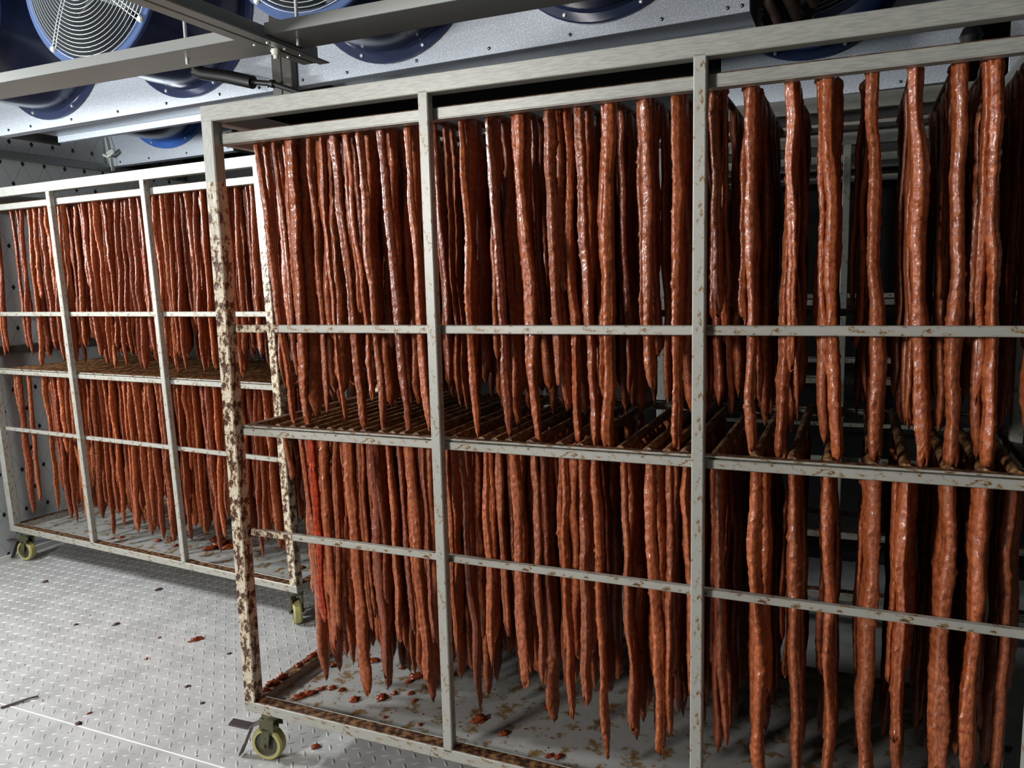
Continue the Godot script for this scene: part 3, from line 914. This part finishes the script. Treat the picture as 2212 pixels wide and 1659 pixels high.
func build_racks() -> void:
	var near := make_rack("near steel trolley rack, rusty corner post, hung with meat strips", true)
	var far := make_rack("far steel trolley rack by the lozenge-printed wall, hung with meat", false, -0.0078, 0.0225)
	var a := -0.0829
	far.transform = Transform3D(Basis(Vector3.UP, a), Vector3(-0.438, 0.0028, -0.812) - Basis(Vector3.UP, a) * Vector3(RACK_L, 0, 0))
	var back := make_rack("empty steel rack in the dark behind the near rack", false, 0.0, 0.0, true)
	back.transform = Transform3D(Basis(Vector3.UP, 0.02), Vector3(0.95, 0, -1.5))
	# --- near rack, front strips as they hang: top x, tip x, tip y, half width ---
	var U := [[0.123, 0.191, 1.092, 0.0185], [0.184, 0.218, 1.241, 0.0116], [0.243, 0.238, 1.082, 0.0245], [0.307, 0.319, 1.129, 0.0136], [0.347, 0.372, 1.109, 0.0133],
		[0.386, 0.441, 1.085, 0.02], [0.428, 0.471, 1.173, 0.0114], [0.471, 0.509, 1.088, 0.018], [0.54, 0.584, 1.083, 0.0204], [0.621, 0.654, 1.096, 0.0142],
		[0.703, 0.721, 1.241, 0.0096], [0.781, 0.795, 1.081, 0.0141], [0.859, 0.892, 1.095, 0.0155], [0.939, 0.977, 1.075, 0.0176], [1.023, 1.035, 1.233, 0.0146],
		[1.051, 1.073, 1.078, 0.0133], [1.096, 1.128, 1.076, 0.0153], [1.174, 1.162, 1.075, 0.0161], [1.258, 1.271, 1.226, 0.0143], [1.332, 1.331, 1.074, 0.0129],
		[1.416, 1.426, 1.408, 0.0133], [1.431, 1.451, 1.177, 0.0077], [1.496, 1.505, 1.089, 0.0135], [1.575, 1.588, 1.283, 0.0115], [1.579, 1.57, 1.074, 0.0145],
		[1.648, 1.69, 1.072, 0.013], [1.735, 1.77, 1.079, 0.0134], [1.813, 1.862, 1.076, 0.0137], [1.893, 1.913, 1.077, 0.0141], [1.955, 1.98, 1.082, 0.0121]]
	var Lw := [[0.159, 0.169, 0.914, 0.0087], [0.213, 0.25, 0.592, 0.0137], [0.25, 0.257, 0.482, 0.0187], [0.297, 0.298, 0.409, 0.0201], [0.343, 0.318, 0.469, 0.0141],
		[0.381, 0.4, 0.268, 0.026], [0.418, 0.429, 0.478, 0.012], [0.458, 0.478, 0.34, 0.0206], [0.516, 0.531, 0.459, 0.0155], [0.553, 0.577, 0.495, 0.0137],
		[0.586, 0.611, 0.348, 0.0204], [0.628, 0.64, 0.483, 0.0104], [0.704, 0.711, 0.466, 0.0102], [0.747, 0.774, 0.364, 0.0128], [0.826, 0.822, 0.447, 0.0139],
		[0.864, 0.87, 0.536, 0.0109], [0.904, 0.921, 0.395, 0.0181], [0.963, 0.972, 0.416, 0.0138], [1.044, 1.055, 0.325, 0.0121], [1.098, 1.1, 0.384, 0.0175],
		[1.126, 1.149, 0.238, 0.0124], [1.201, 1.223, 0.331, 0.012], [1.268, 1.293, 0.282, 0.0186], [1.315, 1.321, 0.347, 0.0115], [1.356, 1.369, 0.457, 0.0112],
		[1.43, 1.457, 0.35, 0.0114], [1.516, 1.536, 0.273, 0.0178], [1.597, 1.619, 0.27, 0.0142], [1.672, 1.694, 0.265, 0.0123], [1.76, 1.766, 0.283, 0.0161],
		[1.827, 1.831, 0.438, 0.0123], [1.907, 1.915, 0.322, 0.0167], [1.972, 1.973, 0.337, 0.0154]]
	# shared strips for the rows behind: half width, whether folded double
	var shared := []
	for k in 14:
		var ln := 0.80 if k < 8 else 0.62
		shared.append(strip_soup(Vector3(rng.randf_range(-0.012, 0.026), -ln, rng.randf_range(-0.012, 0.012)), rng.randf_range(0.008, 0.013), rng.randf_range(0.018, 0.025), 20.0 + k * 1.7, 10, 66, k % 3 == 0))
	var coarse := []
	for k in 8:
		coarse.append(strip_soup(Vector3(rng.randf_range(-0.012, 0.026), -0.78, 0.0), rng.randf_range(0.008, 0.013), rng.randf_range(0.020, 0.026), 60.0 + k * 1.3, 7, 30, false))
	var slim := []
	for k in 16:
		slim.append(strip_soup(Vector3(rng.randf_range(-0.015, 0.04), -0.80, rng.randf_range(-0.02, 0.02)), rng.randf_range(0.0052, 0.0086), rng.randf_range(0.010, 0.018), 90.0 + k * 1.9, 10, 90, k % 7 == 0))
	var dress := func(pool: Array) -> Array:
		var out := []
		for s in pool:
			out.append(s.mesh(meat_mat(rng.randf())))
		return out
	var shared_m: Array = dress.call(shared)
	var slim_m: Array = dress.call(slim)
	var rest := [Soup.new(), Soup.new(), Soup.new()]
	var tiers := [["upper", 1.908, U], ["lower", 1.075, Lw]]
	var sd := 1.0
	for tr in tiers:
		var y: float = tr[1]
		var top := 0.012 if tr[0] == "upper" else -0.004
		var xs := []
		for f in tr[2]:
			if xs.is_empty() or f[0] - xs[-1] > 0.029: xs.append(f[0])
		if xs[-1] < 2.0: xs.append(2.03)
		rods(near, xs, y, "near", tr[0])
		var counts := [0, 0, 0]
		for f in tr[2]:
			sd += 1.37
			var at := Vector3(f[0], y + top, -0.085 + (0.0 if absf(f[0] - 1.05) > 0.002 and absf(f[0] - 1.431) > 0.001 and absf(f[0] - 1.579) > 0.001 else -0.035))
			var ln: float = at.y - f[2]
			var dbl := int(sd * 10.0) % 5 < 2
			var slant := maxf(0.0, (1.72 - f[0]) / 1.87)
			var hw: float = maxf(0.0065, f[3] * 0.98 / (1.0 + 1.15 * slant))
			var s := strip_soup(Vector3(f[1] - f[0], -ln, 0.0), hw, hw * 1.15 + (0.006 if f[0] > 1.0 else 0.0), sd, 18, int(ln / 0.0048), dbl)
			var red: bool = (tr[0] == "lower" and absf(f[0] - 0.25) < 0.002)
			var adj := "bright red" if red else "short" if ln < 0.6 else "broad" if f[3] > 0.0165 else "slender" if f[3] < 0.0118 else "long"
			hang(near, at, s.mesh(M["meat_red"] if red else meat_mat(fposmod(sd * 0.377, 1.0) + 0.1)), "near", tr[0], 0, counts, adj)
		for row in range(1, 12):
			counts = [0, 0, 0]
			var z := -0.085 - row * 0.054
			for x in xs:
				var keep := 0.93 if x < 0.72 else 0.86 if x < 1.4 else 0.9
				if row < 3 and x > 1.4: keep = 0.92
				if rng.randf() > keep: continue
				var at := Vector3(x + rng.randf_range(-0.006, 0.006), y + top, z + rng.randf_range(-0.012, 0.012))
				if row < 3:
					var k := rng.randi_range(0, 13)
					var sc := rng.randf_range(0.9, 1.03) if row == 1 else rng.randf_range(0.84, 1.02)
					if k < 8: sc = minf(sc, 1.02)
					hang(near, at, shared_m[k], "near", tr[0], row, counts, "short" if k >= 8 else "long", sc)
				else:
					var k := rng.randi_range(0, 7)
					rest[k % 3].merge(coarse[k], Transform3D(Basis.from_scale(Vector3(1.0, rng.randf_range(0.92, 1.04), 1.0)), at))
	# --- far rack ---
	for tr in [["upper", 1.908], ["lower", 1.075]]:
		var y: float = tr[1]
		var top := 0.009 if tr[0] == "upper" else -0.001
		var xs := []
		var x := 0.10
		while x < 2.03:
			xs.append(x)
			x += 0.05 + rng.randf_range(-0.006, 0.006)
		rods(far, xs, y, "far", tr[0], -0.0078, 0.0225)
		var off := Vector3(-0.0078 * y, 0, 0.0225 * y)
		for row in range(0, 12):
			var counts := [0, 0, 0]
			for xx in xs:
				if rng.randf() > (0.95 if row < 2 else 0.8): continue
				if xx < 0.33 and row > 0 and rng.randf() < 0.9: continue
				if xx < 0.2 and row == 0 and rng.randf() < 0.3: continue
				var at := Vector3(xx + rng.randf_range(-0.008, 0.008), y + top, -0.085 - row * 0.054 + rng.randf_range(-0.012, 0.012)) + off
				if row == 0 or (row == 1 and tr[0] == "upper"):
					var k := rng.randi_range(0, 15)
					var sc := rng.randf_range(0.88, 1.03)
					if rng.randf() < 0.15: sc = rng.randf_range(0.45, 0.7)
					hang(far, at, slim_m[k], "far", tr[0], row, counts, "short" if sc < 0.7 else "slender" if k % 2 else "long", sc)
				else:
					var k := rng.randi_range(0, 7)
					rest[k % 3].merge(coarse[k], far.transform * Transform3D(Basis.from_scale(Vector3(0.8, rng.randf_range(0.7, 1.03), 0.9)), at))
	var am := ArrayMesh.new()
	var i := 0
	for s in rest:
		s.add_to(am, [M["meat_dark"], M["meat_brown"], M["meat_orange"]][i])
		i += 1
	var o := put("meat_strips", am)
	tag(o, "dense rows of meat strips hanging deep inside both racks", "meat strips", "", "stuff")


func scrap(p: Vector3, sx: float, sd: float, label: String, group: String, m := "scrap") -> void:
	sx *= 0.82
	var s := blob(sd, sx * (1.0 + 0.6 * absf(sin(sd * 7.0))), sx * 0.55, sx * 0.75)
	var o := put("meat_scrap", s.mesh(M[m]), null, p + Vector3(0, sx * 0.36, 0))
	o.rotation.y = sd * 2.4
	tag(o, label, "meat scrap", group)

func build_scraps() -> void:
	# near tray, each where it fell: x, z, size
	var T := [[0.118, -0.116, 0.018, "plump scrap in the near tray's corner by the rusty post"], [0.136, -0.142, 0.02, "dark shiny scrap just behind the tray corner's plump one"],
		[0.154, -0.183, 0.012, "small scrap along the near tray's end lip"], [0.184, -0.201, 0.012, "scrap beginning a loose row across the near tray"],
		[0.219, -0.205, 0.011, "scrap ending the loose row across the near tray"], [0.295, -0.166, 0.016, "round glossy scrap alone on the near tray's bare metal"],
		[0.373, -0.205, 0.02, "curved finger-like scrap standing on the near tray"], [0.393, -0.246, 0.012, "thin scrap lying against the curved finger-like one"],
		[0.209, -0.407, 0.018, "shredded glossy scrap beneath the long strip tips"], [0.407, -0.358, 0.026, "big flat pink scrap under the broad strip's tip"],
		[0.399, -0.321, 0.012, "oval scrap before the big flat pink one"], [0.426, -0.461, 0.013, "round scrap behind the big flat pink one"],
		[0.33, -0.401, 0.011, "small scrap between two long strip tips on near tray"], [0.099, -0.333, 0.013, "scrap against the near tray's end lip halfway back"],
		[0.443, -0.265, 0.010, "small ring-shaped scrap before the first upright"], [0.478, -0.231, 0.009, "tiny scrap beside the first upright's foot"],
		[0.716, -0.201, 0.02, "crumbled scrap heap just past the first upright"], [0.814, -0.164, 0.014, "scrap beside the crumbled heap, close to the tray lip"],
		[0.44, -0.115, 0.008, "thin scrap near the front lip before the first upright"], [0.561, -0.118, 0.009, "small scrap on the front lip at first upright"],
		[0.181, -0.364, 0.011, "dark scrap behind the near tray's end lip row"], [0.051, -0.441, 0.012, "scrap stuck on the near tray's end lip"],
		[0.063, -0.602, 0.013, "dark scrap deep by the near tray's back corner"], [0.142, -0.650, 0.012, "scrap deep in the near tray under short strips"],
		[0.243, -0.613, 0.012, "scrap in the near tray's deep stained area"], [0.209, -0.523, 0.013, "scrap in the middle of the near tray, deep"],
		[0.885, -0.346, 0.016, "wet glinting scrap between the two uprights on the tray"], [0.976, -0.114, 0.011, "lumpy scrap on the stained lip between the uprights"],
		[1.003, -0.117, 0.012, "second lumpy scrap of a pair between the uprights"], [0.859, -0.429, 0.013, "brown scrap in strip shadow between the uprights"]]
	var sd := 3.0
	for q in T:
		sd += 1.31
		scrap(Vector3(q[0], 0.181, q[1]), q[2], sd, q[3], "scraps on the near rack's tray")
	var R := [[0.024, -0.073, 0.011, "brown"], [0.02, -0.11, 0.02, "orange long"], [0.023, -0.154, 0.022, "largest orange"], [0.018, -0.24, 0.014, "dark round"], [0.02, -0.276, 0.010, "small flat"], [0.018, -0.314, 0.015, "reddish long"], [0.02, -0.354, 0.011, "pink"], [0.015, -0.424, 0.010, "hindmost small"]]
	for q in R:
		sd += 1.31
		scrap(Vector3(q[0], 0.2105, q[1]), q[2], sd, "%s scrap on the bottom rail behind the rusty post" % q[3], "scraps on the near rack's end rail")
	var F := [[-0.819, -0.598, 0.02, "curled orange scrap alone on the bare floor", "scrap"], [-1.423, -0.96, 0.014, "dark chip on the floor at the far rack's shadow edge", "scrap_dry"],
		[-1.283, -0.59, 0.012, "dark triangular chip in the middle of the floor", "scrap_dry"], [-1.454, -0.526, 0.008, "tiny dark speck of meat near the triangular chip", "scrap_dry"],
		[-2.076, -0.833, 0.013, "brown chip on the floor near the wall caster", "scrap_dry"], [-0.988, -0.562, 0.007, "tiny red crumb near the curled orange scrap", "scrap"],
		[-0.713, 0.043, 0.012, "brown scrap lying across the floor seam", "scrap_dry"], [0.149, -0.144, 0.015, "orange scrap on the floor under the near rack's rail", "scrap"],
		[-0.882, -0.398, 0.008, "thin reddish crumb before the curled orange scrap", "scrap"], [-0.594, -0.553, 0.008, "dark crumb near the rusty post's foot", "scrap_dry"],
		[-0.551, -0.289, 0.009, "dry flake close to the front brake pedal", "scrap_dry"], [-0.74, -0.02, 0.007, "reddish flake just behind the floor seam", "scrap"], [-0.408, -0.218, 0.007, "small dark crumb beside the front caster", "scrap_dry"]]
	for q in F:
		sd += 1.31
		scrap(Vector3(q[0], 0.0, q[1]), q[2], sd, q[3], "scraps on the floor", q[4])
	var G := [[-1.197, -1.165, 0.035, "largest scrap of the heap on the far rack's tray"], [-1.285, -1.232, 0.03, "hind scrap of the heap on the far tray"], [-1.213, -1.105, 0.028, "front scrap of the heap on the far tray"],
		[-1.14, -1.15, 0.028, "end scrap of the far tray heap, toward the rusty post"], [-1.52, -1.151, 0.02, "brown scrap by the far rack's second upright"], [-1.575, -1.113, 0.018, "scrap before the far rack's second upright"],
		[-1.426, -1.085, 0.016, "pink scrap just past the far rack's second upright"], [-1.809, -1.089, 0.016, "scrap alone in the far tray's middle bay"], [-1.84, -1.062, 0.010, "tiny scrap in the far tray's middle bay"],
		[-0.61, -1.045, 0.018, "orange scrap at the far tray's end behind rusty post"], [-0.59, -1.15, 0.022, "larger orange scrap deep at the far tray's end"]]
	for q in G:
		sd += 1.31
		scrap(Vector3(q[0], 0.184, q[1]), q[2], sd, q[3], "scraps on the far rack's tray")
	var b := MB.new()
	b.bar(Vector3(-1.075, 0.004, 0.075), Vector3(-1.03, 0.008, -0.005), 0.010, 0.006, 0.002)
	b.bar(Vector3(-1.03, 0.008, -0.005), Vector3(-1.018, 0.006, -0.03), 0.008, 0.006, 0.002)
	tag(put("dried_sliver", b.mesh(M["dark_metal"])), "dark dried sliver lying across the floor seam by the edge", "sliver")
	var cr := blob(77.0, 1.0, 0.5, 0.7)
	var mm := MultiMesh.new()
	mm.transform_format = MultiMesh.TRANSFORM_3D
	mm.mesh = cr.mesh(M["scrap"])
	mm.instance_count = 260
	for i in 260:
		var k := 0.0012 + 0.0028 * pow(rng.randf(), 2.0)
		var p := Vector3(0.05 + 1.1 * pow(rng.randf(), 1.5), 0.1815, -0.06 - 0.6 * rng.randf())
		if i >= 210: p = Vector3(rng.randf_range(-1.5, 0.1), 0.0005, rng.randf_range(-0.75, 0.1))
		mm.set_instance_transform(i, Transform3D(Basis(Vector3.UP, rng.randf() * TAU).scaled(Vector3.ONE * k), p))
	var mi := MultiMeshInstance3D.new()
	mi.name = "meat_crumbs"
	mi.multimesh = mm
	add_child(mi)
	tag(mi, "tiny meat crumbs sprinkled over the near tray and floor", "meat crumbs", "", "stuff")
